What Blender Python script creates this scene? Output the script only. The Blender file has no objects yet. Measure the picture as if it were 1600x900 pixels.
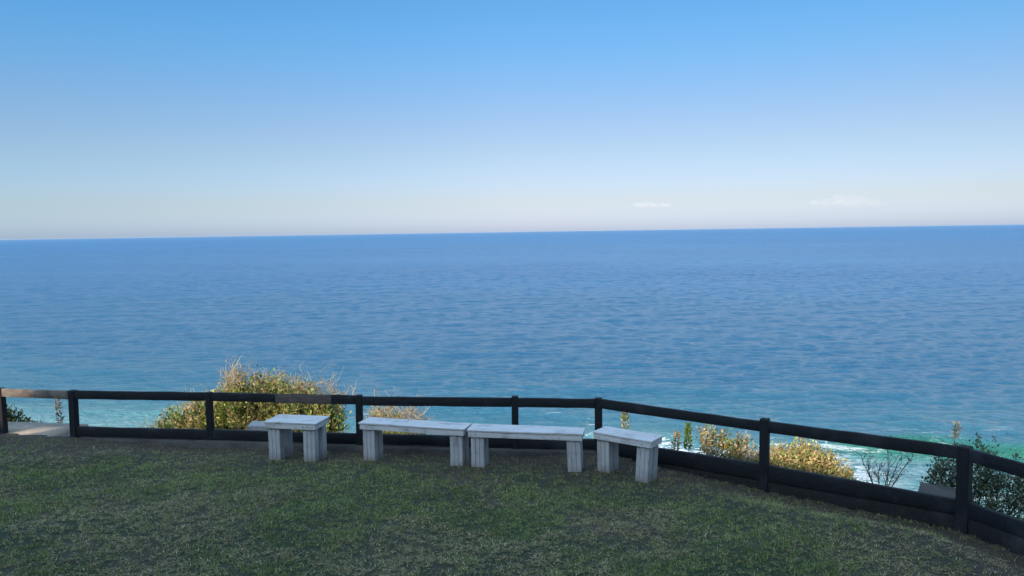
import bpy, math
import numpy as np
from mathutils import Vector, Matrix
R = math.radians
rng = np.random.default_rng(7)
sc = bpy.context.scene
col = sc.collection

# ------------------------------------------------------------------ camera, sky, sun, exposure
cam_d = bpy.data.cameras.new("camera"); cam = bpy.data.objects.new("camera", cam_d); col.objects.link(cam)
cam.matrix_world = Matrix.Translation((0, 0, 3.0)) @ Matrix.Rotation(math.pi/2 - R(4.243), 4, 'X') @ Matrix.Rotation(R(-0.86), 4, 'Z')
cam_d.sensor_width = 36; cam_d.lens = 26.69; cam_d.clip_start = 0.1; cam_d.clip_end = 200000
sc.camera = cam

SUN_EL = 25.0
L = Vector((0.588, 0.809, 0)).normalized() * math.cos(R(SUN_EL)) + Vector((0, 0, -math.sin(R(SUN_EL))))   # travel of the sunlight
world = bpy.data.worlds.new("World"); sc.world = world; world.use_nodes = True
wn = world.node_tree.nodes; wl = world.node_tree.links
sky = wn.new('ShaderNodeTexSky'); sky.sky_type = 'NISHITA'; sky.sun_disc = False
sky.sun_elevation = R(SUN_EL); sky.sun_rotation = math.atan2(-L.x, -L.y)
sky.altitude = 0; sky.air_density = 1.0; sky.dust_density = 0.6; sky.ozone_density = 1.6
bg = wn['Background']; bg.inputs[1].default_value = 0.15
# sky tint by height: less yellow at horizon, overhead boosted as added fill light
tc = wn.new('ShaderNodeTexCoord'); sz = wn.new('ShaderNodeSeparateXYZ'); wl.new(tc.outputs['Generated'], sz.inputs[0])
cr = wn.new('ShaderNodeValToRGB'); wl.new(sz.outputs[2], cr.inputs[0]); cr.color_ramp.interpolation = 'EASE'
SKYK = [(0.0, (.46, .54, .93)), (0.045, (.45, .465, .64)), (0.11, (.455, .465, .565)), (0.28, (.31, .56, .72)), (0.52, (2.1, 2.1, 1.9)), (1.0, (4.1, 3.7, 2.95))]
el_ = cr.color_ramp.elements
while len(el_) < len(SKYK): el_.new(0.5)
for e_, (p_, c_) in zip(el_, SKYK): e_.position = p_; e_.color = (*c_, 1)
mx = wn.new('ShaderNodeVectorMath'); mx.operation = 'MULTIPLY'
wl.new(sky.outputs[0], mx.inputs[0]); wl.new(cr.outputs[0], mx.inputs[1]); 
ca_ = wn.new('ShaderNodeValToRGB'); mr = wn.new('ShaderNodeMapRange'); mr.inputs[1].default_value = -0.6; mr.inputs[2].default_value = 0.6
wl.new(sz.outputs[0], mr.inputs[0]); wl.new(mr.outputs[0], ca_.inputs[0]); ce = ca_.color_ramp.elements; ce.new(0.5)
for e_, (p_, c_) in zip(ce, [(0.0, (.92, 1.08, 1.13)), (0.5, (1, 1, 1)), (1.0, (.81, .82, .81))]): e_.position = p_; e_.color = (*c_, 1)
mx2 = wn.new('ShaderNodeVectorMath'); mx2.operation = 'MULTIPLY'
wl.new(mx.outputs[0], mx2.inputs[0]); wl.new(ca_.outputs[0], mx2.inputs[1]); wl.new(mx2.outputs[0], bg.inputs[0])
sun_d = bpy.data.lights.new("sun", 'SUN'); sun = bpy.data.objects.new("sun", sun_d); col.objects.link(sun)
sun_d.energy = 4.2; sun_d.angle = R(0.53); sun_d.color = (1.0, 0.86, 0.68)
sun.rotation_euler = L.to_track_quat('-Z', 'Y').to_euler(); sun.location = (-30, -40, 30)
sc.view_settings.view_transform = 'Standard'; sc.view_settings.look = 'None'
sc.view_settings.gamma = 1.0; sc.view_settings.use_curve_mapping = False
sc.view_settings.exposure = 0.6
SEA = -25.0

# ------------------------------------------------------------------ helpers
def tag(o, label=None, cat=None, group=None, kind=None):
    if label: o['label'] = label
    if cat: o['category'] = cat
    if group: o['group'] = group
    if kind: o['kind'] = kind
    return o

def smooth(t):
    t = np.clip(t, 0, 1); return t*t*(3-2*t)

def mesh_np(name, V, F, mat, parent=None, loops=None, cols=None, shade=False):
    """V (n,3); F (m,k) all faces with k corners"""
    V = np.asarray(V, dtype=np.float32); F = np.asarray(F, dtype=np.int32)
    me = bpy.data.meshes.new(name)
    me.vertices.add(len(V)); me.vertices.foreach_set('co', V.ravel())
    k = F.shape[1]
    me.loops.add(F.size); me.loops.foreach_set('vertex_index', F.ravel())
    me.polygons.add(len(F)); me.polygons.foreach_set('loop_start', np.arange(0, F.size, k, dtype=np.int32))
    me.update(calc_edges=True); me.validate()
    if shade: me.polygons.foreach_set('use_smooth', np.ones(len(me.polygons), dtype=bool))
    if cols is not None:
        a = me.color_attributes.new('tint', 'FLOAT_COLOR', 'POINT')
        c = np.ones((len(V), 4), dtype=np.float32); c[:, :3] = cols
        a.data.foreach_set('color', c.ravel())
    me.materials.append(mat)
    o = bpy.data.objects.new(name, me); col.objects.link(o)
    if parent: o.parent = parent
    return o

class MB:
    """collects chamfered, slightly uneven boards into one mesh"""
    def __init__(s): s.v = []; s.f = []
    def quadbox(s, P8, ch=0.004):
        n = len(s.v); s.v += [tuple(p) for p in P8]
        for f in ((0,3,2,1),(4,5,6,7),(0,1,5,4),(1,2,6,5),(2,3,7,6),(3,0,4,7)):
            s.f.append(tuple(n+i for i in f))
    def box(s, x0, x1, y0, y1, z0, z1, jit=0.0, top=None):
        P = [(x0,y0,z0),(x1,y0,z0),(x1,y1,z0),(x0,y1,z0),(x0,y0,z1),(x1,y0,z1),(x1,y1,z1),(x0,y1,z1)]
        if jit: P = [tuple(c + rng.uniform(-jit, jit) for c in p) for p in P]
        s.quadbox(P)
    def build(s, name, mat, parent=None, bevel=0.004):
        me = bpy.data.meshes.new(name); me.from_pydata(s.v, [], s.f); me.update()
        me.materials.append(mat)
        o = bpy.data.objects.new(name, me); col.objects.link(o)
        if parent: o.parent = parent
        if bevel:
            b = o.modifiers.new('bevel', 'BEVEL'); b.width = bevel; b.segments = 2; b.limit_method = 'ANGLE'
        return o

def empty(name, loc, rz=0.0):
    o = bpy.data.objects.new(name, None); col.objects.link(o)
    o.location = loc; o.rotation_euler = (0, 0, rz); o.empty_display_size = 0.3
    return o

def mat(name):
    m = bpy.data.materials.new(name); m.use_nodes = True
    nt = m.node_tree; p = nt.nodes['Principled BSDF']
    return m, nt, p
def N(nt, t, **kw):
    n = nt.nodes.new(t)
    for k, v in kw.items():
        if k in n.inputs.keys() if isinstance(k, str) else False: n.inputs[k].default_value = v
        else: setattr(n, k, v)
    return n
def noise(nt, vec, scale, detail=4, rough=0.55, dist=0.0):
    n = nt.nodes.new('ShaderNodeTexNoise'); n.inputs['Scale'].default_value = scale
    n.inputs['Detail'].default_value = detail; n.inputs['Roughness'].default_value = rough
    n.inputs['Distortion'].default_value = dist
    if vec is not None: nt.links.new(vec, n.inputs['Vector'])
    return n.outputs['Fac']
def coords(nt, scale=(1,1,1), obj=True, rot=(0,0,0)):
    t = nt.nodes.new('ShaderNodeTexCoord'); m = nt.nodes.new('ShaderNodeMapping')
    m.inputs['Scale'].default_value = scale; m.inputs['Rotation'].default_value = rot
    nt.links.new(t.outputs['Object'], m.inputs['Vector']); return m.outputs[0]
def ramp(nt, fac, stops):
    r = nt.nodes.new('ShaderNodeValToRGB'); e = r.color_ramp.elements
    while len(e) < len(stops): e.new(0.5)
    for el, (p, c) in zip(e, stops):
        el.position = p; el.color = (c[0], c[1], c[2], 1) if not isinstance(c, (int, float)) else (c, c, c, 1)
    nt.links.new(fac, r.inputs[0]); return r.outputs[0]
def mix(nt, a, b, fac, mode='MIX'):
    m = nt.nodes.new('ShaderNodeMix'); m.data_type = 'RGBA'; m.blend_type = mode
    for s, v in ((m.inputs[6], a), (m.inputs[7], b), (m.inputs[0], fac)):
        if hasattr(v, 'node'): nt.links.new(v, s)
        elif isinstance(v, (int, float)): s.default_value = v
        else: s.default_value = (v[0], v[1], v[2], 1)
    return m.outputs[2]
def math_(nt, op, a, b=None, c=None, clamp=False):
    m = nt.nodes.new('ShaderNodeMath'); m.operation = op; m.use_clamp = clamp
    for i, v in enumerate((a, b, c)):
        if v is None: continue
        if hasattr(v, 'node'): nt.links.new(v, m.inputs[i])
        else: m.inputs[i].default_value = v
    return m.outputs[0]
def bump(nt, h, dist, strength=1.0, normal=None):
    b = nt.nodes.new('ShaderNodeBump'); b.inputs['Distance'].default_value = dist; b.inputs['Strength'].default_value = strength
    nt.links.new(h, b.inputs['Height'])
    if normal is not None: nt.links.new(normal, b.inputs['Normal'])
    return b.outputs[0]
def maprange(nt, v, a, b, c=0.0, d=1.0, smooth_=True):
    m = nt.nodes.new('ShaderNodeMapRange'); m.interpolation_type = 'SMOOTHSTEP' if smooth_ else 'LINEAR'
    m.inputs[1].default_value = a; m.inputs[2].default_value = b; m.inputs[3].default_value = c; m.inputs[4].default_value = d
    nt.links.new(v, m.inputs[0]); return m.outputs[0]

# ------------------------------------------------------------------ materials
def wood_dark(name, c1, c2, axis=0):
    m, nt, p = mat(name)
    s = [40, 40, 40]; s[axis] = 2.0
    v = coords(nt, tuple(s)); v2 = coords(nt, (1, 1, 1))
    g = noise(nt, v, 1.0, 6, 0.65); big = noise(nt, v2, 2.3, 4)
    c = mix(nt, c1, c2, ramp(nt, g, [(0.35, 0.0), (0.7, 1.0)]))
    c = mix(nt, c, tuple(min(1, x*2.6) for x in c2), ramp(nt, big, [(0.52, 0.0), (0.75, 0.7)]))
    nt.links.new(c, p.inputs['Base Color']); p.inputs['Roughness'].default_value = 0.75
    nt.links.new(bump(nt, g, 0.004, 0.8), p.inputs['Normal']); p.inputs['Specular IOR Level'].default_value = 0.25; return m
M_FENCE = wood_dark('fence_wood', (0.006, 0.007, 0.009), (0.014, 0.015, 0.019))
M_POST = wood_dark('fence_post_wood', (0.006, 0.007, 0.009), (0.014, 0.015, 0.018), 2)
M_BROWN = wood_dark('brown_board', (0.018, 0.014, 0.012), (0.045, 0.036, 0.03))
M_FENCE2 = wood_dark('footing_wood', (0.009, 0.009, 0.010), (0.022, 0.020, 0.020))
M_PALE_WOOD = wood_dark('pale_board', (0.06, 0.048, 0.042), (0.12, 0.098, 0.084))

def wood_white(name, axis):
    m, nt, p = mat(name)
    s = [30, 30, 30]; s[axis] = 2.2
    v = coords(nt, tuple(s)); v1 = coords(nt)
    info = nt.nodes.new('ShaderNodeObjectInfo')
    ad = nt.nodes.new('ShaderNodeVectorMath'); ad.operation = 'ADD'
    sc_ = nt.nodes.new('ShaderNodeVectorMath'); sc_.operation = 'SCALE'; sc_.inputs[0].default_value = (37, 19, 51)
    nt.links.new(info.outputs['Random'], sc_.inputs['Scale'])
    nt.links.new(v, ad.inputs[0]); nt.links.new(sc_.outputs[0], ad.inputs[1])
    ad2 = nt.nodes.new('ShaderNodeVectorMath'); ad2.operation = 'ADD'
    nt.links.new(v1, ad2.inputs[0]); nt.links.new(sc_.outputs[0], ad2.inputs[1])
    g = noise(nt, ad.outputs[0], 1.0, 6, 0.7); blot = noise(nt, ad2.outputs[0], 5.0, 5, 0.65); fine = noise(nt, ad2.outputs[0], 45, 3, 0.6)
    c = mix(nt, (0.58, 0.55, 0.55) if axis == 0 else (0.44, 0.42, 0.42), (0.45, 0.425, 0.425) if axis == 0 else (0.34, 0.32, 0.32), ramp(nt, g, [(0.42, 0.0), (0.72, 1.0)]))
    worn = math_(nt, 'MULTIPLY', ramp(nt, blot, [(0.50, 0.0), (0.66, 1.0)]), ramp(nt, g, [(0.38, 0.0), (0.6, 1.0)]))
    c = mix(nt, c, (0.17, 0.155, 0.15), math_(nt, 'MULTIPLY', worn, 0.75))
    c = mix(nt, c, (0.12, 0.10, 0.09), math_(nt, 'MULTIPLY', ramp(nt, fine, [(0.66, 0.0), (0.72, 1.0)]), 0.5))
    if axis == 2:      # soil splashed on the feet
        t = nt.nodes.new('ShaderNodeTexCoord'); sx = nt.nodes.new('ShaderNodeSeparateXYZ'); nt.links.new(t.outputs['Object'], sx.inputs[0])
        hgt = math_(nt, 'ADD', sx.outputs[2], math_(nt, 'MULTIPLY', blot, -0.12))
        dirt = maprange(nt, hgt, -0.12, 0.06, 1.0, 0.0)
        c = mix(nt, c, (0.16, 0.125, 0.085), math_(nt, 'MULTIPLY', dirt, 0.6))
    nt.links.new(c, p.inputs['Base Color']); p.inputs['Roughness'].default_value = 0.5 if axis == 0 else 0.65
    nt.links.new(bump(nt, g, 0.003, 0.7), p.inputs['Normal']); return m
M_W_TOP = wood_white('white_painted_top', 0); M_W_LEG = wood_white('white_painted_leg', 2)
M_NAIL, nt, p = mat('rusty_nail'); p.inputs['Base Color'].default_value = (0.05, 0.035, 0.03, 1); p.inputs['Roughness'].default_value = 0.8

def concrete(name, a, b):
    m, nt, p = mat(name); v = coords(nt)
    n1 = noise(nt, v, 3.0, 6, 0.65); n2 = noise(nt, v, 40, 4, 0.6)
    c = mix(nt, a, b, ramp(nt, n1, [(0.35, 0.0), (0.68, 1.0)]))
    c = mix(nt, c, tuple(x*0.5 for x in a), math_(nt, 'MULTIPLY', ramp(nt, n2, [(0.5, 0.0), (0.7, 1.0)]), 0.5))
    nt.links.new(c, p.inputs['Base Color']); p.inputs['Roughness'].default_value = 0.9
    nt.links.new(bump(nt, n2, 0.01, 0.8), p.inputs['Normal']); return m
M_CONC = concrete('kerb_concrete', (0.035, 0.03, 0.027), (0.085, 0.072, 0.062))
M_PATH = concrete('path_concrete', (0.26, 0.20, 0.15), (0.36, 0.29, 0.22))
M_SLAB = concrete('grey_slab', (0.30, 0.29, 0.29), (0.42, 0.41, 0.40))
M_PLASTER = concrete('house_plaster', (0.50, 0.49, 0.47), (0.58, 0.57, 0.55))
M_ROOF, nt, p = mat('roof_sheet'); p.inputs['Base Color'].default_value = (0.12, 0.12, 0.13, 1); p.inputs['Roughness'].default_value = 0.6
M_GLASS, nt, p = mat('window_glass'); p.inputs['Base Color'].default_value = (0.02, 0.025, 0.03, 1); p.inputs['Roughness'].default_value = 0.05

def tint_mat(name, rough=0.6, trans=0.25, backdark=1.0):
    m, nt, p = mat(name)
    a = nt.nodes.new('ShaderNodeVertexColor'); a.layer_name = 'tint'
    nt.links.new(a.outputs[0], p.inputs['Base Color']); p.inputs['Roughness'].default_value = rough
    p.inputs['Specular IOR Level'].default_value = 0.25
    if trans:
        t = nt.nodes.new('ShaderNodeBsdfTranslucent'); nt.links.new(a.outputs[0], t.inputs[0])
        ms = nt.nodes.new('ShaderNodeMixShader'); ms.inputs[0].default_value = trans
        nt.links.new(p.outputs[0], ms.inputs[1]); nt.links.new(t.outputs[0], ms.inputs[2])
        nt.links.new(ms.outputs[0], nt.nodes['Material Output'].inputs['Surface'])
    return m
M_LEAF = tint_mat('leaf', 0.55, 0.25); M_TWIG = tint_mat('twig', 0.85, 0.0); M_BLADE = tint_mat('grass_blade', 0.6, 0.2)

# lawn soil and thatch
M_LAWN, nt, p = mat('lawn_soil')
v = coords(nt); big = noise(nt, v, 0.75, 5, 0.6); med = noise(nt, v, 5, 5, 0.65); fin = noise(nt, v, 60, 4, 0.7)
c = mix(nt, (0.03, 0.045, 0.016), (0.075, 0.055, 0.036), ramp(nt, big, [(0.45, 0.0), (0.62, 1.0)]))
c = mix(nt, c, (0.012, 0.018, 0.010), ramp(nt, med, [(0.5, 0.0), (0.7, 0.8)]))
c = mix(nt, c, (0.10, 0.09, 0.065), math_(nt, 'MULTIPLY', ramp(nt, fin, [(0.55, 0.0), (0.7, 1.0)]), 0.35))
vc = nt.nodes.new('ShaderNodeVertexColor'); vc.layer_name = 'tint'
c = mix(nt, c, mix(nt, (0.030, 0.020, 0.014), (0.10, 0.07, 0.045), ramp(nt, fin, [(0.4, 0.0), (0.65, 1.0)])), math_(nt, 'MULTIPLY', vc.outputs[0], 0.9))
nt.links.new(c, p.inputs['Base Color']); p.inputs['Roughness'].default_value = 0.95
nt.links.new(bump(nt, fin, 0.03, 1.0), p.inputs['Normal'])
# cliff below the lawn
M_CLIFF, nt, p = mat('cliff_scrub')
v = coords(nt); big = noise(nt, v, 0.4, 6, 0.6); med = noise(nt, v, 4, 5, 0.65)
c = mix(nt, (0.035, 0.05, 0.02), (0.13, 0.10, 0.06), ramp(nt, big, [(0.4, 0.0), (0.62, 1.0)]))
c = mix(nt, c, (0.02, 0.03, 0.012), ramp(nt, med, [(0.45, 0.0), (0.65, 0.8)]))
nt.links.new(c, p.inputs['Base Color']); p.inputs['Roughness'].default_value = 0.95
nt.links.new(bump(nt, med, 0.3, 1.0), p.inputs['Normal'])

# ------------------------------------------------------------------ fence line and ground heights
FP = np.array([(-14.4, 12.75), (-12.3, 12.4), (-10.15, 12.05), (-7.96, 11.65), (-6.69, 11.37), (-4.50, 11.08), (-2.22, 10.72), (0.01, 10.40),
               (1.16, 10.25), (3.00, 8.945), (4.70, 7.76), (5.48, 5.85), (6.2, 3.8), (6.9, 1.7)])
def fdist(x, y):
    """signed distance to the fence line, positive beyond the fence (towards the sea)"""
    x = np.asarray(x, float); y = np.asarray(y, float)
    best = np.full(x.shape, 1e9); sign = np.ones(x.shape)
    ext = np.vstack([[(-400, 76)], FP, [(30, -68)]])
    for a, b in zip(ext[:-1], ext[1:]):
        d = b - a; l2 = (d**2).sum()
        t = np.clip(((x-a[0])*d[0] + (y-a[1])*d[1])/l2, 0, 1)
        qx = a[0]+t*d[0]; qy = a[1]+t*d[1]
        dd = np.hypot(x-qx, y-qy); s = np.sign(d[0]*(y-a[1]) - d[1]*(x-a[0])); s = np.where(s == 0, 1, s)
        m = dd < best - 1e-9; best = np.where(m, dd, best); sign = np.where(m, s, sign)
    return best*sign
def lump(x, y):
    return (0.018*np.sin(x*1.3+0.4*y)+0.014*np.sin(y*2.1-x*0.7+1)+0.008*np.sin(x*5.1+y*1.7)+0.007*np.sin(y*6.3-x*2.9+2))
def ground(x, y):
    x = np.asarray(x, float); y = np.asarray(y, float)
    u = fdist(x, y)
    dip = np.interp(x, [-6.6, -4.8, 0.0, 0.8, 1.2, 2.0, 3.0, 4.7, 7], [0.0, 0.09, 0.09, 0.05, 0.02, 0.08, 0.14, 0.19, 0.19])
    z = lump(x, y)*smooth((-u-0.2)/0.8) - dip*smooth((u+1.1)/0.85)
    z = np.where(u > -0.03, z - 0.12*smooth((u+0.03)/0.1), z)
    s = u - 0.9
    slope = np.where(s > 0, -0.45*s - 0.62*np.maximum(s-1.0, 0) + 0.4*np.sin(x*0.8+y*0.3)*smooth(s/4), 0)
    z = z + slope
    beach = -24.3 - 0.012*(u-22) - 0.05*np.maximum(u-75, 0)
    return np.maximum(z, np.where(u > 5, beach, z))

def grid_axis(parts):
    out = []
    for a, b, st in parts: out += list(np.arange(a, b, st))
    out.append(parts[-1][1]); return np.array(out)
gx = grid_axis([(-500, -60, 20), (-60, -12, 1.5), (-12, 9, 0.11), (9, 60, 1.5), (60, 500, 20)])
gy = grid_axis([(-300, -20, 20), (-20, 2, 1.0), (2, 15, 0.11), (15, 60, 1.0), (60, 300, 12)])
X, Y = np.meshgrid(gx, gy); Z = ground(X, Y)
nx, ny = len(gx), len(gy)
idx = np.arange(nx*ny).reshape(ny, nx)
F = np.stack([idx[:-1, :-1], idx[:-1, 1:], idx[1:, 1:], idx[1:, :-1]], -1).reshape(-1, 4)
V = np.stack([X, Y, Z], -1).reshape(-1, 3)
fc = V[F].mean(1); ufc = fdist(fc[:, 0], fc[:, 1])
_vx, _vy = V[:, 0], V[:, 1]; _u = fdist(_vx, _vy)
worn = np.clip(smooth(1-(-_u-0.25)/1.5)*1.1, 0, 1)*(_u < 0.3)  # brown litter soil by the fence; also puts bench shade into the colour
gr = mesh_np('ground', V, F, M_LAWN, shade=True, cols=np.repeat(worn[:, None], 3, 1))
gr.data.materials.append(M_CLIFF)
gr.data.polygons.foreach_set('material_index', (ufc > 0.15).astype(np.int32))
tag(gr, kind='structure')

# ------------------------------------------------------------------ water
def wave_h(x, y, dr):
    h = np.zeros_like(x); r2 = np.random.default_rng(3)
    for i in range(70):
        lam = 2.2 * (30/2.2)**(i/69.0); lam *= r2.uniform(0.9, 1.1)
        th = r2.normal(0.10, 0.36 if lam < 8 else 0.20)
        amp = 0.0042*lam if lam < 3 else 0.0042*lam*(lam/3)**-1.05
        k = 2*math.pi/lam; kx = k*math.sin(th); ky = -k*math.cos(th); ph = r2.uniform(0, 6.28)
        w = np.clip((lam/dr-1.5)/2.0, 0, 1)
        h += amp*w*np.sin(kx*x+ky*y+ph)
    return h
def shore_s(x, y): return y + 0.25*x
rr = [30.0]
while rr[-1] < 42000:
    r = rr[-1]; px = r*r/21252.0
    rr.append(r + min(max(0.30, px*0.5), 1.0) if r < 500 else r + (r/500)**1.7 if r < 3000 else r*1.06)
rr = np.array(rr); dr = np.gradient(rr)
th = np.concatenate([np.radians(np.arange(-180, -40, 5)), np.radians(np.linspace(-40, 40, 760)), np.radians(np.arange(45, 181, 5))])
RR, TH = np.meshgrid(rr, th, indexing='ij'); X = RR*np.sin(TH); Y = RR*np.cos(TH)
DR = np.broadcast_to(np.maximum(dr, rr*np.radians(80)/760)[:, None], X.shape)
H = wave_h(X, Y, np.maximum(DR, 1.5*np.maximum(RR/620, .2)**1.4))
S = shore_s(X, Y) + 1.6*np.sin(X*0.07+1) + 0.8*np.sin(X*0.19)
front = lambda s, c, wf, wb: np.where(s < c, np.exp(-((s-c)/wf)**2), np.exp(-((s-c)/wb)**2))
along = 0.35 + 1.0*np.exp(-((X-50)/11)**2) + 0.25*np.sin(X*0.11)
fwd = np.abs(TH) < 0.75
brk = 1.7*along*front(S, 104.5, 1.7, 4.5) + 0.5*(0.6+0.4*np.sin(X*0.06+2))*front(S, 119, 2.5, 5) + 0.35*(0.6+0.4*np.sin(X*0.05))*front(S, 139, 3, 6)
brk += 0.3*front(S, 96, 1.2, 3)*(0.6+0.4*np.sin(X*0.3))
H = H*np.where(S < 110, 0.8, 1.0) + np.where(fwd, brk, 0)
V = np.stack([X, Y, SEA + H], -1).reshape(-1, 3)
nr, nt_ = X.shape; idx = np.arange(nr*nt_).reshape(nr, nt_)
F = np.stack([idx[:-1, :-1], idx[:-1, 1:], idx[1:, 1:], idx[1:, :-1]], -1).reshape(-1, 4)[:, ::-1]
M_SEA, nt, p = mat('sea_water')
v = coords(nt); sx = nt.nodes.new('ShaderNodeSeparateXYZ'); nt.links.new(v, sx.inputs[0])
s_ = math_(nt, 'ADD', sx.outputs[1], math_(nt, 'MULTIPLY', sx.outputs[0], 0.25))
wob = noise(nt, v, 0.03, 4, 0.6); wob2 = noise(nt, v, 0.22, 6, 0.65)
sw = math_(nt, 'ADD', s_, math_(nt, 'MULTIPLY', math_(nt, 'SUBTRACT', wob, 0.5), 60.0))
dist = nt.nodes.new('ShaderNodeVectorMath'); dist.operation = 'LENGTH'; nt.links.new(v, dist.inputs[0]); D = dist.outputs['Value']
lg = math_(nt, 'DIVIDE', math_(nt, 'LOGARITHM', math_(nt, 'MAXIMUM', sw, 80.0), 10.0), 4.5)     # log10 distance from the beach
c = ramp(nt, lg, [(1.93/4.5, (0.16, 0.36, 0.34)), (2.01/4.5, (0.07, 0.19, 0.21)), (2.06/4.5, (0.036, 0.14, 0.195)), (2.22/4.5, (0.016, 0.10, 0.19)),
                  (2.75/4.5, (0.016, 0.10, 0.23)), (3.6/4.5, (0.03, 0.135, 0.29))])
# broad patches of clearer and greener water
pat = noise(nt, coords(nt, (0.5, 1, 1)), 0.012, 5, 0.6); pat2 = noise(nt, coords(nt, (0.35, 1, 1)), 0.0022, 5, 0.6)
c = mix(nt, c, (0.008, 0.075, 0.17), math_(nt, 'MULTIPLY', ramp(nt, pat, [(0.48, 0.0), (0.68, 1.0)]), 0.30))
c = mix(nt, c, (0.04, 0.18, 0.36), math_(nt, 'MULTIPLY', ramp(nt, pat2, [(0.48, 0.0), (0.66, 1.0)]), 0.35))
# foam of the surf
sf = math_(nt, 'ADD', s_, math_(nt, 'MULTIPLY', math_(nt, 'SUBTRACT', wob2, 0.5), 14.0))
f1 = maprange(nt, sf, 107.5, 98.0, 0.0, 1.0)
fn = noise(nt, coords(nt, (0.8, 1.3, 1)), 0.9, 7, 0.75, 0.6)
thr = maprange(nt, f1, 0.0, 1.0, 0.66, 0.44, False)
foam = math_(nt, 'MULTIPLY', maprange(nt, math_(nt, 'SUBTRACT', fn, thr), -0.02, 0.09), math_(nt, 'GREATER_THAN', f1, 0.001))
fright = maprange(nt, sx.outputs[0], -25, 8, 0.12, 1.0)
foam = math_(nt, 'MULTIPLY', foam, fright)
green = math_(nt, 'MULTIPLY', maprange(nt, sx.outputs[0], 36, 44), maprange(nt, sx.outputs[0], 75, 62))       # unbroken part of the breaker
foam = math_(nt, 'MULTIPLY', foam, math_(nt, 'SUBTRACT', 1.0, math_(nt, 'MULTIPLY', green, 0.85)))
sp = noise(nt, coords(nt, (0.30, 1, 1)), 0.22, 6, 0.7, 0.8)
fleck = math_(nt, 'MULTIPLY', maprange(nt, sp, 0.60, 0.68), maprange(nt, s_, 128, 106, 0.0, 0.5))
foam = math_(nt, 'MAXIMUM', foam, fleck)
face = math_(nt, 'MULTIPLY', green, math_(nt, 'MULTIPLY', maprange(nt, s_, 97.5, 100.0), maprange(nt, s_, 107, 104.5)))
fcol = ramp(nt, maprange(nt, s_, 98.0, 105.0, 0, 1, False), [(0.0, (.22, .42, .36)), (0.35, (.07, .26, .23)), (1.0, (.012, .12, .07))])
c = mix(nt, c, fcol, math_(nt, 'MULTIPLY', face, 0.85))
c = mix(nt, c, (0.72, 0.74, 0.74), foam)
nt.links.new(c, p.inputs['Base Color'])
p.inputs['IOR'].default_value = 1.33
rg = maprange(nt, math_(nt, 'LOGARITHM', D, 10.0), 2.0, 3.6, 0.06, 0.36, False)
rg = math_(nt, 'ADD', rg, math_(nt, 'MULTIPLY', foam, 0.4)); nt.links.new(rg, p.inputs['Roughness'])
nn = None
far1 = maprange(nt, D, 180, 650); far2 = maprange(nt, D, 300, 1600)          # choppier away from the lee of the cliff
nn = bump(nt, math_(nt, 'MULTIPLY', noise(nt, coords(nt, (.35, 1, 1), rot=(0, 0, R(-4))), 0.13, 3, 0.55), far1), 1.5, 1.0, nn)
nn = bump(nt, math_(nt, 'MULTIPLY', noise(nt, coords(nt, (.30, 1, 1), rot=(0, 0, R(7))), 0.035, 4, 0.6), far2), 9.0, 1.0, nn)
for (sc_n, dd, rz_, sq) in ((0.045, 0.5, 6, .45), (0.28, 0.45, -7, .4), (1.0, 0.72, 11, .42), (2.3, 0.42, -9, .5), (5.5, 0.12, 5, .7)):
    nn = bump(nt, noise(nt, coords(nt, (sq, 1, 1), rot=(0, 0, R(rz_))), sc_n, 3, 0.55), dd, 1.0, nn)
nt.links.new(nn, p.inputs['Normal'])
wa = mesh_np('water', V, F, M_SEA, shade=True); tag(wa, kind='structure')

# ------------------------------------------------------------------ kerb under the fence
def ribbon(name, pts, y_front, y_back, zt, zb, m, seg=0.25, rough=0.01):
    """a long cast strip following pts, from y_front before to y_back behind the line"""
    P = []; pts = np.array(pts, float)
    for a, b in zip(pts[:-1], pts[1:]):
        n = max(1, int(np.linalg.norm(b-a)/seg))
        for i in range(n): P.append(a+(b-a)*i/n)
    P.append(pts[-1]); P = np.array(P)
    T = np.gradient(P, axis=0); T /= np.linalg.norm(T, axis=1)[:, None]; Nn = np.stack([-T[:, 1], T[:, 0]], 1)
    fr = P - Nn*(y_front + rng.uniform(-rough, rough, (len(P), 1))); bk = P + Nn*y_back
    ztj = zt + rng.uniform(-rough, rough, len(P))*0.6
    V = []
    for q, z in ((fr, zb), (fr, ztj), (bk, ztj), (bk, zb)):
        V.append(np.column_stack([q, np.broadcast_to(z, len(P))]))
    V = np.concatenate(V); n = len(P); F = []
    for i in range(n-1):
        for k in range(4):
            k2 = (k+1) % 4; F.append((k*n+i, k*n+i+1, k2*n+i+1, k2*n+i))
    F.append((0, n, 2*n, 3*n)); F.append((n-1, 4*n-1, 3*n-1, 2*n-1))
    return mesh_np(name, V, F, m)
kb = ribbon('kerb', [(-6.9, 11.42), (-6.69, 11.37), (-4.50, 11.08), (-2.22, 10.72), (0.01, 10.40), (1.13, 10.255)],
            0.16, 0.42, -0.015, -0.5, M_CONC, rough=0.012)
tag(kb, kind='structure')
pv = ribbon('path', [(-14.4, 13.3), (-10.15, 12.58), (-7.96, 12.18), (-6.93, 11.99)], 0.69, 0.14, -0.012, -0.8, M_PATH, rough=0.008)
tag(pv, kind='structure')

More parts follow.
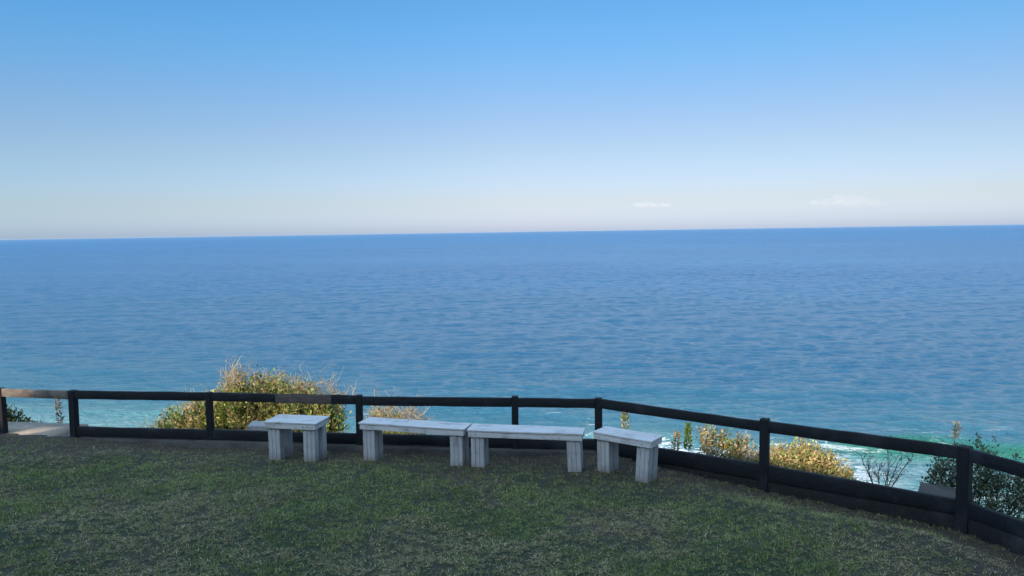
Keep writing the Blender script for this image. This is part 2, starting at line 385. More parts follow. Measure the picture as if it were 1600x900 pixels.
# ------------------------------------------------------------------ the post and rail fence
fence = empty('fence', (0.01, 10.40, 0))
tag(fence, 'dark post and rail timber fence along the cliff edge of the lawn', 'fence')
def bar(a, b, z0a, z1a, z0b, z1b, th, off, name, m, bevel=0.006, segs=8, wav=0.004):
    """a long board between plan points a and b; off moves it towards the sea"""
    a = np.array(a, float); b = np.array(b, float); t = (b-a)/np.linalg.norm(b-a); n = np.array([-t[1], t[0]])
    Vv = []; Ff = []
    for i in range(segs+1):
        q = a+(b-a)*i/segs; k = i/segs
        w = rng.uniform(-wav, wav, 2)
        z0 = z0a+(z0b-z0a)*k + w[0]; z1 = z1a+(z1b-z1a)*k + w[1]
        for (o_, z_) in ((off-th/2, z0), (off-th/2, z1), (off+th/2, z1), (off+th/2, z0)):
            Vv.append((q[0]+n[0]*o_ - 0.01, q[1]+n[1]*o_ - 10.40, z_))
    for i in range(segs):
        for k in range(4): Ff.append((4*i+k, 4*i+4+k, 4*i+4+(k+1) % 4, 4*i+(k+1) % 4))
    Ff.append((0, 1, 2, 3)); Ff.append((4*segs+3, 4*segs+2, 4*segs+1, 4*segs))
    o = mesh_np(name, Vv, Ff, m, fence)
    bv = o.modifiers.new('bevel', 'BEVEL'); bv.width = bevel; bv.segments = 2; bv.limit_method = 'ANGLE'; bv.angle_limit = R(50)
    return o
# post: top height, width, bottom
PT = [0.70]*3 + [0.70, 0.705, 0.705, 0.705, 0.725, 0.715, 0.725, 0.70, 0.70, 0.7, 0.7]
PW = [0.09]*14; PW[3] = 0.10; PW[4] = 0.105; PW[9] = 0.105; PW[10] = 0.125
for i, (q, zt, w) in enumerate(zip(FP, PT, PW)):
    if i == 0: continue
    d = FP[min(i+1, 13)]-FP[i-1]; ang = math.atan2(d[1], d[0])
    b = MB(); lean = rng.uniform(-0.008, 0.008, 2)
    P = []
    for z, k in ((-0.55, 0.0), (zt, 1.0)):
        for sx_, sy_ in ((-1, -1), (1, -1), (1, 1), (-1, 1)):
            ux = sx_*w/2*(1.0-0.03*k); uy = sy_*w/2*0.95
            P.append((ux*math.cos(ang)-uy*math.sin(ang)+lean[0]*k, ux*math.sin(ang)+uy*math.cos(ang)+lean[1]*k, z))
    b.quadbox(P); o = b.build('post', M_POST, fence, 0.01)
    o.location = (q[0]-0.01, q[1]-10.40, 0)
def inset(i, j, e=0.045):
    a, b = FP[i], FP[j]; t = (b-a)/np.linalg.norm(b-a); return a+t*e, b-t*e
tops = {0:(.70,.70),1:(.70,.70),2:(.70,.70),3:(.695,.695),4:(.70,.70),5:(.70,.70),6:(.685,.70),7:(.70,.70),8:(.705,.69),9:(.70,.695),10:(.695,.68),11:(.68,.68),12:(.68,.68)}
for i in range(13):
    a, b = inset(i, i+1, 0.04); t0, t1 = tops[i]
    rh = 0.125 if i < 9 else 0.135
    bar(a, b, t0-rh, t0, t1-rh, t1, 0.05, -0.012, 'rail', M_PALE_WOOD if i == 3 else M_FENCE)  # paler wood on the left rail puts part of its sunlight into colour
    if i != 3:
        hb = (0.145, 0.14) if i < 8 else ((0.15, 0.165) if i == 8 else (0.165, 0.125) if i == 9 else (0.125, 0.11))
        zb = 0.0 if i < 8 else -0.03
        bar(a, b, zb, hb[0], zb, hb[1], 0.06, -0.005, 'bottom_board', M_FENCE)
    if i >= 8:
        bar(a, b, -0.34, zb-0.003, -0.34, zb-0.003, 0.055, 0.004, 'footing_board', M_FENCE2)
# paler length of the top rail behind the small table
a, b = FP[5], FP[6]
qa = a+(b-a)*0.46; qb = a+(b-a)*0.83
o = bar(qa, qb, 0.572, 0.6995, 0.572, 0.6995, 0.008, -0.042, 'rail_facing', M_PALE_WOOD, 0.002)
o['label'] = 'paler facing board on the top rail'

# ------------------------------------------------------------------ benches
def bench(name, c, yaw, length, depth, label, cat, h=0.50, leg_w=0.17, leg_d=0.115, lean=0.0, sag=0.0, knots=()):
    root = empty(name, (c[0], c[1], 0), R(yaw)); tag(root, label, cat, 'white timber benches in a row before the fence')
    lx, ly = length/2, depth/2
    # top: planks laid side by side, a hair apart
    b = MB(); npl = 3 if depth > 0.36 else 2
    w = depth/npl
    for i in range(npl):
        y0 = -ly+i*w; e = 0.0015
        b.box(-lx-.007+rng.uniform(-.003, .003), lx+.007+rng.uniform(-.003, .003), y0+(e if i else -0.009), y0+w-(e if i < npl-1 else -0.009), h-0.020+rng.uniform(-.001, .001), h+rng.uniform(-.0015, .0015), 0.001)
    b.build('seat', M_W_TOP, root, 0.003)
    # apron boards all round, just under the top
    at, ab = h-0.024, h-0.092
    for nm, (x0, x1, y0, y1) in (('apron', (-lx+.006, lx-.006, -ly, -ly+.022)), ('apron', (-lx+.006, lx-.006, ly-.022, ly)),
                              ('apron', (-lx+.004, -lx+.026, -ly+.0225, ly-.0225)), ('apron', (lx-.026, lx-.004, -ly+.0225, ly-.0225))):
        b = MB(); b.box(x0, x1, y0, y1, ab, at, 0.0012); ap = b.build(nm, M_W_TOP, root, 0.003)
    for sx_ in (-1, 1):
        for sy_ in (-1, 1):
            xo = sx_*(lx-0.034); xi = sx_*(lx-0.034-leg_w); yo = sy_*(ly-0.028); yi = sy_*(ly-0.028-leg_d)
            cx, cy = (xo+xi)/2, (yo+yi)/2
            ca, sa = math.cos(R(yaw)), math.sin(R(yaw))
            gz = float(ground(c[0]+cx*ca-cy*sa, c[1]+cx*sa+cy*ca)) - 0.012
            lg_ = MB(); nb = 3; bw = leg_w/nb
            for k in range(nb):    # laminated boards with open joints
                xa = -leg_w/2+k*bw+0.0012; xb = xa+bw-0.0024
                bot = gz + rng.uniform(-0.012, 0.0)
                sw_ = rng.uniform(-0.002, 0.002)
                dx = lean*sx_*0.5 + lean*0.4
                P = [(xa+dx, -leg_d/2+sw_, bot), (xb+dx, -leg_d/2+sw_, bot+rng.uniform(-.004, .008)), (xb+dx, leg_d/2, bot), (xa+dx, leg_d/2, bot)]
                P += [(xa, -leg_d/2+sw_, ab+0.05), (xb, -leg_d/2+sw_, ab+0.05), (xb, leg_d/2, ab+0.05), (xa, leg_d/2, ab+0.05)]
                lg_.quadbox(P)
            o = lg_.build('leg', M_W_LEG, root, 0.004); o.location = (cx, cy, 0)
    for (kx, kz) in knots:
        b = MB(); b.box(kx*lx-.006, kx*lx+.006, -ly-.0025, -ly+.004, h-.062+kz-.006, h-.062+kz+.006)
        b.build('nail', M_NAIL, root, 0)
    return root
bench('stool', (-2.959, 10.199), -11.7, 0.748, 0.41, 'small square white timber table stool, leftmost of the row, by itself before the fence', 'stool', knots=((-.62, .005), (.52, 0), (.68, .01), (.86, .004)))
bench('bench', (-1.308, 9.874), -16.6, 1.48, 0.305, 'long white timber bench with a dull matt top, beside the square stool', 'bench', leg_w=.172, knots=((-.86, .006), (-.74, -.002), (-.07, .006)))
bench('bench', (0.154, 9.496), -11.0, 1.46, 0.315, 'long white timber bench between the other long bench and the short askew one', 'bench', leg_w=.172, lean=0.02, knots=((-.86, .006), (.6, -.004)))
bench('bench', (1.397, 9.196), -36.9, 0.795, 0.305, 'short white timber bench turned askew with leaning legs, rightmost of the row', 'bench', leg_w=.168, lean=-0.035, knots=((.68, .004), (-.8, .0)))

# ------------------------------------------------------------------ plants
def frame(d):
    d = d/np.linalg.norm(d, axis=1)[:, None]
    up = np.where(np.abs(d[:, 2:3]) > 0.9, np.array([[1., 0, 0]]), np.array([[0, 0, 1.]]))
    s = np.cross(d, up); s /= np.linalg.norm(s, axis=1)[:, None]; return d, s, np.cross(s, d)
def leaves_mesh(P, Dr, ln, wd, cols, r):
    """folded pointed leaves: 4 vertices, 2 triangles each"""
    n = len(P); d, s, u = frame(Dr)
    a = r.uniform(0, 2*np.pi, n)[:, None]; s2 = s*np.cos(a)+u*np.sin(a); u2 = np.cross(s2, d)
    mid = P + d*(ln*0.5)[:, None]
    V = np.stack([P, mid+s2*(wd/2)[:, None]+u2*(wd*0.15)[:, None], P+d*ln[:, None]-u2*(ln*0.12)[:, None], mid-s2*(wd/2)[:, None]+u2*(wd*0.15)[:, None]], 1).reshape(-1, 3)
    b = np.arange(n)[:, None]*4
    F = np.concatenate([b+[[0, 1, 2]], b+[[0, 2, 3]]], 0)
    return V, F, np.repeat(cols, 4, 0)
def twig_mesh(paths, rad0, rad1, cols):
    """paths (n, k, 3): tapering triangular stems"""
    n, k, _ = paths.shape
    T = np.gradient(paths, axis=1).reshape(-1, 3); d, s, u = frame(T); s = s.reshape(n, k, 3); u = u.reshape(n, k, 3)
    rad = (rad0[:, None]*(1-np.linspace(0, 1, k))+rad1*np.linspace(0, 1, k))[..., None]
    V = np.stack([paths + rad*(s*math.cos(a)+u*math.sin(a)) for a in (0, 2.094, 4.189)], 2)   # n,k,3,3
    V = V.reshape(-1, 3); F = []
    base = (np.arange(n)[:, None, None]*k + np.arange(k-1)[None, :, None])*3
    for j in range(3):
        j2 = (j+1) % 3
        F.append(np.stack([base+j, base+j2, base+3+j2, base+3+j], -1).reshape(-1, 4))
    return V, np.concatenate(F), np.repeat(cols, k*3, 0)
def curve(A, B, bend, r, k=6):
    n = len(A); t = np.linspace(0, 1, k)[None, :, None]
    off = r.normal(0, 1, (n, 3))*bend*np.linalg.norm(B-A, axis=1)[:, None]
    off2 = r.normal(0, 1, (n, 3))*bend*0.4*np.linalg.norm(B-A, axis=1)[:, None]
    return A[:, None]*(1-t)+B[:, None]*t + off[:, None]*(t*(1-t)*2) + off2[:, None]*np.sin(t*9.0)*t
def pick(pal, n, r, var=0.25):
    pal = np.array(pal); c = pal[r.integers(0, len(pal), n)]; return np.clip(c*r.uniform(1-var, 1+var, (n, 1))*r.uniform(0.93, 1.07, (n, 3)), 0, 1)
GREENS = [(.13, .20, .035), (.20, .28, .05), (.07, .11, .025), (.30, .34, .08), (.40, .38, .12)]
DRY = [(.36, .26, .12), (.46, .35, .18), (.27, .17, .08), (.55, .44, .26), (.38, .23, .12)]
def bush(name, label, cat, base, lobes, nstem, per, ll, lw, pal, seed, stemcol=DRY, srad=0.006, group=None, bend=0.10, curls=0, curl_lobes=None, spikes=(), inner=0.45):
    """a bush: stems from its foot out through the lobes, leaves on the outer part of every stem"""
    r = np.random.default_rng(seed)
    root = empty(name, (base[0], base[1], float(ground(base[0], base[1])))); tag(root, label, cat, group)
    O = np.array(root.location)
    w = np.array([l[6] if len(l) > 6 else l[3]*l[5] for l in lobes]); w = w/w.sum()
    li = r.choice(len(lobes), nstem, p=w); Lb = np.array([l[:6] for l in lobes])[li]
    g = r.normal(0, 1, (nstem, 3)); g /= np.linalg.norm(g, axis=1)[:, None]; g[:, 2] = np.abs(g[:, 2])*1.0 - 0.25*(r.random(nstem) < .4)
    tips = Lb[:, :3] + g*Lb[:, 3:6]*r.uniform(0.55, 1.05, (nstem, 1))
    st = np.column_stack([base[0]+(Lb[:, 0]-base[0])*0.6+r.normal(0, .12, nstem), base[1]+(Lb[:, 1]-base[1])*0.6+r.normal(0, .12, nstem), np.zeros(nstem)])
    st[:, 2] = ground(st[:, 0], st[:, 1]) - 0.05
    PA = curve(st, tips, bend, r, 8)
    V, F, C = twig_mesh(PA-O, np.full(nstem, srad), srad*0.25, pick(stemcol, nstem, r))
    Vs, Fs, Cs = [V], [F], [C]; nv = len(V)
    if curls:   # dry curling runners tangled over the crown
        cl = curl_lobes or lobes; Lc = np.array([l[:6] for l in cl])[r.integers(0, len(cl), curls)]
        g = r.normal(0, 1, (curls, 3)); g /= np.linalg.norm(g, axis=1)[:, None]; g[:, 2] = np.abs(g[:, 2])
        A = Lc[:, :3]+g*Lc[:, 3:6]*r.uniform(0.7, 1.0, (curls, 1))
        B = A + r.normal(0, 1, (curls, 3))*[.13, .13, .12] + [0, 0, .07]
        V, F, C = twig_mesh(curve(A, B, 0.35, r, 8)-O, np.full(curls, srad*0.75), srad*0.3, pick(DRY, curls, r, .3))
        Vs.append(V); Fs.append(F+nv); Cs.append(C); nv += len(V)
    for (sx0, sy0, sz0, sx1, sy1, sz1) in spikes:
        A = np.array([[sx0, sy0, sz0]]); B = np.array([[sx1, sy1, sz1]])
        V, F, C = twig_mesh(curve(A, B, 0.06, r, 8)-O, np.array([srad*1.3]), srad*0.4, pick(DRY, 1, r))
        Vs.append(V); Fs.append(F+nv); Cs.append(C); nv += len(V)
    mesh_np('stem', np.concatenate(Vs), np.concatenate(Fs), M_TWIG, root, cols=np.concatenate(Cs))
    # leaves
    n = nstem*per; si = np.repeat(np.arange(nstem), per); t = inner+(1-inner)*r.random(n)**0.7
    k = PA.shape[1]-1; f = t*k; i0 = np.minimum(f.astype(int), k-1); fr = (f-i0)[:, None]
    P = PA[si, i0]*(1-fr)+PA[si, i0+1]*fr + r.normal(0, ll*0.5, (n, 3))
    T = PA[si, i0+1]-PA[si, i0]; T /= np.linalg.norm(T, axis=1)[:, None]+1e-9
    Dr = T*0.5 + r.normal(0, .6, (n, 3)) + [0, 0, .25]
    ln = ll*r.uniform(.6, 1.3, n); wd = lw*r.uniform(.7, 1.3, n)
    clump = pick(pal, nstem, r, .28)[si]                       # each shoot has its own hue
    C = np.clip(clump*r.uniform(.75, 1.25, (n, 1)), 0, 1)
    V, F, C = leaves_mesh(P-O, Dr, ln, wd, C, r)
    mesh_np('foliage', V, F, M_LEAF, root, cols=C)
    return root

# the big bush beyond the left of the fence (about 14 m away)
bush('bush', 'big green bush with dry curling brown tips rising above the rail behind the small stool', 'bush', (-4.3, 14.8),
     [(-5.95, 14.3, -.42, .42, .5, .45, .45), (-5.35, 14.4, -.15, .42, .6, .50, .6), (-4.75, 14.6, -.12, .50, .6, .50, .6), (-4.15, 14.5, -.22, .5, .6, .45, .5), (-3.65, 14.5, -.50, .42, .5, .45, .4), (-6.5, 14.3, -.62, .38, .4, .42, .30), (-6.95, 14.3, -.95, .35, .3, .38, .10), (-4.6, 14.3, -.95, 1.4, .6, .6, .9)],
     1300, 30, .075, .034, GREENS + [(.28, .24, .08), (.34, .26, .12)], 11, curls=800,
     curl_lobes=[(-5.2, 14.4, .05, .45, .4, .32), (-5.35, 14.4, .10, .2, .3, .38), (-4.5, 14.5, .05, .6, .5, .28), (-3.85, 14.5, -.08, .45, .5, .24), (-3.5, 14.5, -.25, .3, .4, .22), (-5.9, 14.3, -.3, .3, .3, .3), (-4.6, 14.2, -.8, 1.1, .4, .5), (-6.9, 14.3, -1.0, .3, .4, .45)],
     spikes=[(-5.4, 14.4, .0, -5.28, 14.4, .62), (-5.45, 14.4, .0, -5.3, 14.4, .56), (-5.35, 14.4, .0, -5.2, 14.4, .5), (-6.3, 14.4, -.4, -6.3, 14.4, .14), (-5.2, 14.4, .1, -5.1, 14.4, .52), (-5.15, 14.4, .1, -5.0, 14.4, .47), (-4.9, 14.4, .1, -4.75, 14.5, .45), (-5.0, 14.4, .1, -4.6, 14.4, .42), (-4.2, 14.4, .1, -4.2, 14.5, .36), (-3.75, 14.4, .0, -3.8, 14.4, .33),
             (-3.5, 14.4, .0, -3.45, 14.4, .30), (-3.1, 14.4, -.1, -3.0, 14.4, .2), (-2.75, 14.4, -.3, -2.6, 14.4, .08), (-6.1, 14.3, -.5, -6.15, 14.3, .12), (-6.0, 14.3, -.5, -5.9, 14.3, .0)])
bush('bush', 'small bush with pink dry stalks showing behind the first long bench', 'bush', (-2.2, 14.6),
     [(-2.55, 14.3, -.75, .38, .4, .45), (-2.15, 14.3, -.8, .3, .4, .42), (-1.9, 14.3, -.95, .3, .4, .35)], 260, 22, .06, .028, GREENS, 12, curls=420,
     curl_lobes=[(-2.5, 14.3, -.7, .3, .3, .5), (-2.0, 14.3, -.75, .35, .3, .42)],
     spikes=[(-2.5, 14.3, -.8, -2.75, 14.3, -.2), (-2.4, 14.3, -.8, -2.35, 14.3, -.15), (-2.1, 14.3, -.8, -1.95, 14.3, -.25), (-1.9, 14.3, -.8, -1.7, 14.3, -.45)])
bush('shrub', 'low dark leafy shrub beyond the path at the far left', 'shrub', (-9.3, 13.6),
     [(-9.2, 13.3, -.28, .35, .35, .42), (-8.8, 13.3, -.45, .35, .35, .30), (-9.65, 13.3, -.1, .4, .35, .5)], 200, 34, .075, .035, [(.045, .07, .02), (.07, .10, .03), (.12, .13, .06), (.2, .19, .12)], 13, srad=.005)
def spike_plant(name, label, base, x, y, z0, z1, wid, seed, pal, n=140, ll=.05, lw=.022, stems=1, lean=0.0):
    r = np.random.default_rng(seed); root = empty(name, (base[0], base[1], float(ground(*base)))); tag(root, label, 'plant'); O = np.array(root.location)
    A = np.tile([base[0], base[1], O[2]-.03], (stems, 1)); B = np.column_stack([x+r.normal(0, .03, stems)+lean, np.full(stems, y), z1+r.uniform(-.05, 0, stems)])
    PA = curve(A, B, .03, r, 10); V, F, C = twig_mesh(PA-O, np.full(stems, .006), .002, pick(DRY, stems, r)); mesh_np('stem', V, F, M_TWIG, root, cols=C)
    t = r.uniform(0, 1, n); z = z0+(z1-z0)*t; w = wid*np.sqrt(np.clip(1-t, .05, 1))*np.clip(.4+t*3, 0, 1)
    a = r.uniform(0, 6.28, n); rr_ = w*r.uniform(.1, 1, n)
    kx = x - base[0]; fr = (z-O[2])/(z1-O[2])
    P = np.column_stack([base[0]+(kx+lean)*fr+np.cos(a)*rr_*.6, base[1]+(y-base[1])*fr+np.sin(a)*rr_*.6, z])
    Dr = np.column_stack([np.cos(a), np.sin(a), r.uniform(.1, 1, n)])
    V, F, C = leaves_mesh(P-O, Dr, ll*r.uniform(.6, 1.3, n), lw*r.uniform(.7, 1.3, n), pick(pal, n, r, .3), r)
    mesh_np('foliage', V, F, M_LEAF, root, cols=C); return root
spike_plant('plant', 'thin grey stalk plant standing beyond the path on the left', (-8.0, 13.2), -7.98, 13.1, -.25, .20, .07, 21, [(.17, .15, .16), (.12, .13, .10), (.25, .22, .22)], 150, .06, .018, 3)
spike_plant('plant', 'upright yellow green plant showing above the short askew bench', (1.95, 13.2), 1.93, 13.0, -.62, -.02, .10, 22, [(.30, .28, .10), (.16, .20, .05), (.42, .36, .2)], 190, .07, .035, 2)
spike_plant('plant', 'pointed bright green plant just right of the short askew bench', (2.9, 12.7), 2.92, 12.5, -.70, -.26, .09, 23, [(.12, .20, .03), (.20, .26, .05), (.09, .15, .03)], 230, .06, .03, 2)
spike_plant('plant', 'small reddish plant beside the pointed green one', (2.65, 12.7), 2.68, 12.5, -.72, -.38, .10, 24, [(.34, .25, .14), (.24, .22, .09), (.36, .22, .14)], 130, .06, .025, 4, .05)
PALE = [(.34, .30, .20), (.28, .27, .17), (.22, .25, .12), (.42, .37, .27), (.30, .22, .07)]
bush('shrub', 'sparse pale leaved shrub leaning over the white surf left of the corner post', 'shrub', (3.9, 12.9),
     [(3.28, 12.7, -.50, .14, .15, .18, .8), (3.5, 12.7, -.60, .22, .15, .16, 1), (3.85, 12.7, -.75, .20, .2, .32, 1.6), (4.0, 12.7, -1.05, .35, .2, .25, 1.2), (3.4, 12.7, -1.1, .2, .2, .2, .4)], 120, 22, .07, .035, PALE + [(.2, .22, .04)], 14, srad=.004, inner=.7)
GOLD = [(.50, .40, .17), (.42, .32, .13), (.58, .46, .24), (.32, .32, .10), (.24, .27, .07), (.46, .30, .15)]
bush('bush', 'golden leaved low bush sunlit beyond the fence right of the corner post', 'bush', (5.0, 13.2),
     [(3.6, 12.9, -1.6, .4, .3, .30, .5), (4.0, 12.9, -1.45, .35, .3, .32, .9), (4.25, 12.9, -1.15, .32, .3, .36, 1.1), (4.65, 12.9, -1.02, .30, .3, .34, 1.1), (5.05, 12.9, -1.0, .28, .3, .36, 1.1), (5.38, 12.9, -1.15, .28, .3, .32, 1), (5.65, 12.9, -1.32, .25, .3, .26, .8)], 1150, 26, .055, .032, GOLD, 15, srad=.005)
# bare branching plant
def bare(name, label, base, tips, seed):
    r = np.random.default_rng(seed); root = empty(name, (base[0], base[1], float(ground(*base)))); tag(root, label, 'plant'); O = np.array(root.location)
    A, B = [], []
    for t in tips:
        A.append((base[0], base[1], O[2]-.03)); B.append(t)
    PA = curve(np.array(A), np.array(B), .05, r, 12); V, F, C = twig_mesh(PA-O, np.full(len(A), .010), .004, pick([(.12, .10, .08)], len(A), r))
    Vs, Fs, Cs = [V], [F], [C]; nv = len(V)
    a2, b2 = [], []
    for q in PA:
        for j in range(9):
            s = q[r.integers(5, 12)]; a2.append(s); b2.append(s+np.array([r.normal(0, .10), r.normal(0, .06), r.uniform(.05, .2)]))
    P2 = curve(np.array(a2), np.array(b2), .12, r, 5); V, F, C = twig_mesh(P2-O, np.full(len(a2), .005), .002, pick([(.12, .10, .08), (.2, .17, .13)], len(a2), r))
    Vs.append(V); Fs.append(F+nv); Cs.append(C)
    mesh_np('stem', np.concatenate(Vs), np.concatenate(Fs), M_TWIG, root, cols=np.concatenate(Cs))
    n = 130; k = r.integers(0, len(a2), n); P = P2[k, -1]+r.normal(0, .02, (n, 3))
    V, F, C = leaves_mesh(P-O, r.normal(0, 1, (n, 3)), np.full(n, .035), np.full(n, .018), pick([(.3, .28, .18), (.12, .14, .07)], n, r), r)
    mesh_np('foliage', V, F, M_LEAF, root, cols=C)
bare('plant', 'bare branching grey plant against the green breaker', (4.85, 9.8), [(4.42, 9.5, .10), (4.5, 9.5, .02), (4.78, 9.5, .22), (4.72, 9.6, -.05), (4.95, 9.5, .08), (5.08, 9.5, .05), (4.85, 9.6, -.1)], 31)
DARKG = [(.08, .11, .06), (.12, .15, .09), (.18, .20, .13), (.06, .085, .06)]
bush('shrub', 'dark small leaved shrub rising beyond the right hand corner post of the fence', 'shrub', (5.7, 9.3),
     [(5.2, 8.95, -.05, .25, .2, .34, .9), (5.5, 8.8, -.05, .30, .2, .40, 1), (5.85, 8.7, -.05, .35, .3, .38, 1.1), (5.8, 8.5, -.30, .5, .3, .3, 1), (6.2, 8.7, -.05, .3, .3, .4, .8), (5.62, 8.9, .3, .12, .1, .22, .25)], 240, 16, .055, .024, DARKG, 16, srad=.004, stemcol=[(.08, .07, .05)], inner=.55)
# tall flower stalk
r = np.random.default_rng(5); root = empty('plant', (5.33, 9.1, float(ground(5.33, 9.1))))
tag(root, 'tall stalk with a pale cream flower head standing above the top rail on the right', 'plant'); O = np.array(root.location)
PA = curve(np.array([[5.33, 9.1, O[2]]]), np.array([[5.27, 8.9, .68]]), .02, r, 12); V, F, C = twig_mesh(PA-O, np.array([.008]), .004, pick([(.10, .10, .06)], 1, r)); mesh_np('stem', V, F, M_TWIG, root, cols=C)
n = 110; z = r.uniform(0, 1, n); P = np.column_stack([5.27+r.normal(0, .022, n)*(1.3-z), 8.9+r.normal(0, .022, n), .45+.2*z])
V, F, C = leaves_mesh(P-O, np.column_stack([r.normal(0, 1, n), r.normal(0, 1, n), r.uniform(.2, 1.5, n)]), np.full(n, .05), np.full(n, .022), pick([(.7, .62, .48), (.6, .5, .36)], n, r, .15), r)
mesh_np('flower_head', V, F, M_LEAF, root, cols=C)
n = 60; z = r.uniform(0, 1, n); P = np.column_stack([5.28+r.normal(0, .03, n), 8.9+r.normal(0, .03, n), .0+.42*z])
V, F, C = leaves_mesh(P-O, r.normal(0, 1, (n, 3)), np.full(n, .06), np.full(n, .022), pick(DARKG, n, r), r); mesh_np('foliage', V, F, M_LEAF, root, cols=C)

# grey slabs beyond the fence
def slab(label, x0, x1, y0, y1, z0, z1, rz, seed):
    root = MB(); cx, cy = (x0+x1)/2, (y0+y1)/2; root.box(x0-cx, x1-cx, y0-cy, y1-cy, z0, z1, 0.02)
    o = root.build('slab', M_SLAB if seed == 1 else M_CONC, None, .015); o.location = (cx, cy, 0); o.rotation_euler.z = R(rz)
    tag(o, label, 'slab'); return o
slab('pale flat stone slab lying just beyond the fence left of the small stool', -4.08, -3.7, 11.40, 11.62, -.4, .115, -9, 1)
slab('grey concrete slab beyond the fence at the foot of the right corner post', 4.68, 5.22, 8.38, 8.72, -.5, -.06, -38, 2)

# ------------------------------------------------------------------ the house behind the viewer, which shades the lawn
hb = empty('house', (-4, -4, 0)); tag(hb, 'tall plastered house behind the lawn', 'house')
def prism_x(prof, y0, y1, name, m, parent):
    """prof: list of (x, z) outline in the facade plane"""
    n = len(prof); Vv = [(x+4, y0+4, z) for x, z in prof]+[(x+4, y1+4, z) for x, z in prof]
    Ff = [tuple(range(n)), tuple(range(2*n-1, n-1, -1))]+[(i, i+n, (i+1) % n+n, (i+1) % n) for i in range(n)]
    me = bpy.data.meshes.new(name); me.from_pydata(Vv, [], Ff); me.update(); me.materials.append(m)
    o = bpy.data.objects.new(name, me); col.objects.link(o); o.parent = parent; return o
prism_x([(-16.3, -0.3), (9.5, -0.3), (9.5, 6.0), (-1.9, 6.28), (-4.28, 6.57), (-7.08, 7.2), (-8.4, 7.37), (-16.25, 8.0), (-16.5, 7.1), (-16.85, 7.06), (-17.35, 7.58), (-24, 8.6), (-24, -0.3)], -9, -0.8, 'wall', M_PLASTER, hb)  # unseen roofline, its steps and notch shaped for the shadow edge and lit patch

# ------------------------------------------------------------------ grass
def vnoise(x, y, s, seed):
    r = np.random.default_rng(seed); G = r.random((64, 64))
    X_ = x*s+100; Y_ = y*s+100; i = np.floor(X_).astype(int); j = np.floor(Y_).astype(int); fx = smooth(X_-i); fy = smooth(Y_-j)
    g = lambda a, b: G[a % 64, b % 64]
    return (g(i, j)*(1-fx)+g(i+1, j)*fx)*(1-fy)+(g(i, j+1)*(1-fx)+g(i+1, j+1)*fx)*fy
n = 1100000
gxp = rng.uniform(-9.5, 6.6, n); gyp = 4.5+8.2*rng.random(n)
u = fdist(gxp, gyp)
inside = (u < np.where(gxp > 1.3, -0.07, -0.17)) & (np.abs(gxp) < gyp*0.72+0.4)
gxp, gyp, u = gxp[inside], gyp[inside], u[inside]; n = len(gxp)
pt = 0.55*vnoise(gxp, gyp*1.3, .9, 1)+0.3*vnoise(gxp, gyp, 2.6, 2)+.15*vnoise(gxp, gyp, 8, 3)
BN = ((-3.0, 10.2, .35), (-1.8, 10.0, .3), (-1.3, 9.9, .3), (-.8, 9.7, .3), (-.3, 9.6, .3), (.15, 9.5, .3), (.6, 9.4, .3), (1.2, 9.35, .3), (1.6, 9.05, .3))
nb_ = np.min([np.hypot(gxp-bx, (gyp-by))-br for bx, by, br in BN], axis=0)
bare_ = smooth((-u-0.2)/1.6)*(0.35+0.65*smooth((nb_-0.05)/0.75))                    # worn, dry ground by fence and benches; also puts in shade under benches
dry = np.clip(smooth((pt-0.42)/0.22)*0.75 + (1-bare_)*0.5, 0, 1)
tuft = .55*vnoise(gxp, gyp*1.4, 11, 4)+.45*vnoise(gxp, gyp*1.4, 27, 5)
keep = rng.random(n) < np.clip(smooth((tuft-.18)/.45)*1.1-.25*dry-.60*(1-bare_), .04, 1)
gxp, gyp, dry, tuft, bare_ = gxp[keep], gyp[keep], dry[keep], tuft[keep], bare_[keep]; n = len(gxp)
isdry = rng.random(n) < (0.15+0.60*dry)
ln = rng.uniform(.020, .045, n)*(0.3+1.2*tuft+.5*vnoise(gxp, gyp*1.3, 3.3, 9))*np.where(isdry, 1.0, 1.0); wd = rng.uniform(.004, .008, n)
az = rng.uniform(0, 6.28, n); el = np.where(isdry, rng.uniform(.02, .5, n), rng.uniform(.35, 1.35, n))
z0 = ground(gxp, gyp)
D0 = np.column_stack([np.cos(az)*np.cos(el), np.sin(az)*np.cos(el), np.sin(el)])
P0 = np.column_stack([gxp, gyp, z0+np.where(isdry, rng.uniform(0, .015, n), -.003)])
Sd = np.column_stack([-np.sin(az), np.cos(az), np.zeros(n)])*(wd/2)[:, None]
Vb = np.stack([P0-Sd, P0+Sd, P0+D0*ln[:, None]+np.array([0, 0, -.25])*(ln*np.cos(el))[:, None]*np.where(isdry, .2, .6)[:, None]], 1).reshape(-1, 3)
gcol = pick([(.155, .215, .055), (.21, .28, .07), (.09, .14, .035), (.27, .31, .10)], n, rng, .25)
litter = pick([(.26, .17, .10), (.16, .10, .06), (.36, .26, .16), (.10, .065, .04)], n, rng, .3)
dcol = pick([(.40, .32, .17), (.30, .21, .11), (.50, .42, .25), (.19, .13, .07)], n, rng, .3)
dcol = np.where((rng.random(n) < 1-bare_*.85)[:, None], litter, dcol)
cb = np.where(isdry[:, None], dcol, gcol*(.65+.35*vnoise(gxp, gyp, 5, 6)+.4*vnoise(gxp, gyp*1.3, 1.9, 8))[:, None])
gs = mesh_np('grass', Vb, np.arange(3*n).reshape(-1, 3), M_BLADE, cols=np.repeat(cb, 3, 0))
tag(gs, 'short green lawn grass mixed with dry straw coloured blades', 'grass', kind='stuff')

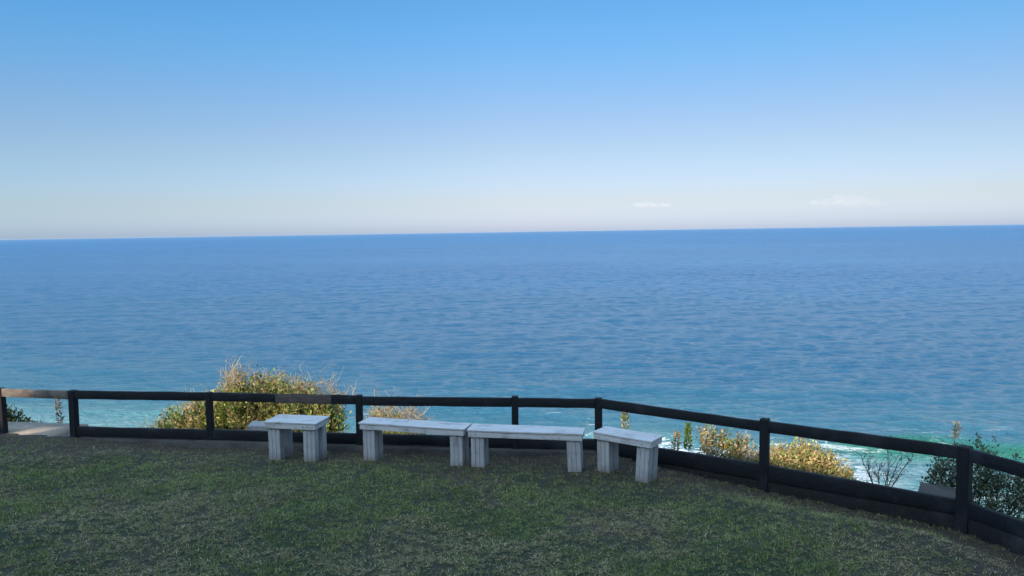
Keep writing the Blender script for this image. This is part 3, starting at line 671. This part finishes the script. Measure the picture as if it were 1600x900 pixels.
# ------------------------------------------------------------------ two small clouds low over the sea
def cloud_mat(name, opacity):
    m, nt, p = mat(name); nt.nodes.remove(p)
    d = nt.nodes.new('ShaderNodeBsdfDiffuse'); d.inputs[0].default_value = (.80, .73, .74, 1); t = nt.nodes.new('ShaderNodeBsdfTransparent'); ms = nt.nodes.new('ShaderNodeMixShader')
    lw = nt.nodes.new('ShaderNodeLayerWeight'); lw.inputs[0].default_value = 0.5
    v = coords(nt, (1, 1, 2.5)); n_ = noise(nt, v, 0.0022, 6, 0.6)
    a = math_(nt, 'MULTIPLY', maprange(nt, lw.outputs['Facing'], 1.0, 0.25), ramp(nt, n_, [(.30, 0.3), (.70, 1.0)]))
    nt.links.new(math_(nt, 'MULTIPLY', a, opacity), ms.inputs[0]); nt.links.new(t.outputs[0], ms.inputs[1]); nt.links.new(d.outputs[0], ms.inputs[2])
    nt.links.new(ms.outputs[0], nt.nodes['Material Output'].inputs['Surface']); return m
def cloud(label, c, size, seed, opacity):
    import bmesh
    bm = bmesh.new(); bmesh.ops.create_icosphere(bm, subdivisions=5, radius=1.0)
    r = np.random.default_rng(seed); ph = r.uniform(0, 6.28, 12)
    for vtx in bm.verts:
        x, y, z = vtx.co
        k = 1+.16*math.sin(5*x+ph[0])+.14*math.sin(9*x+ph[1]+3*z)+.10*math.sin(17*x+ph[2]+4*y)+.08*math.sin(8*z+ph[3]+11*y)
        zz = z*k*(1.0 if z > 0 else 0.45)
        vtx.co = (x*(0.9+.1*k)*size[0], y*size[1], zz*size[2])
    me = bpy.data.meshes.new('cloud'); bm.to_mesh(me); bm.free(); me.materials.append(cloud_mat('cloud_vapour', opacity))
    o = bpy.data.objects.new('cloud', me); col.objects.link(o); o.location = c; tag(o, label, 'cloud', 'clouds low over the horizon'); return o
cloud('small bright white cloud low over the horizon, left of the other', (9150, 50000, 1540), (1500, 800, 260), 1, .17)
cloud('wide faint cloud bank low over the horizon towards the right', (22000, 50000, 1500), (2500, 1000, 520), 2, .07)

# ------------------------------------------------------------------ thin sea air
hz = MB(); hz.box(-46000, 46000, -46000, 46000, -120, 12); M_HAZE = bpy.data.materials.new('sea_air'); M_HAZE.use_nodes = True
nt = M_HAZE.node_tree; nt.nodes.remove(nt.nodes['Principled BSDF']); pv_ = nt.nodes.new('ShaderNodeVolumePrincipled')
pv_.inputs['Density'].default_value = 0.000012; pv_.inputs['Color'].default_value = (.52, .68, .88, 1)
nt.links.new(pv_.outputs[0], nt.nodes['Material Output'].inputs['Volume'])
tag(hz.build('haze', M_HAZE, None, 0), kind='stuff')
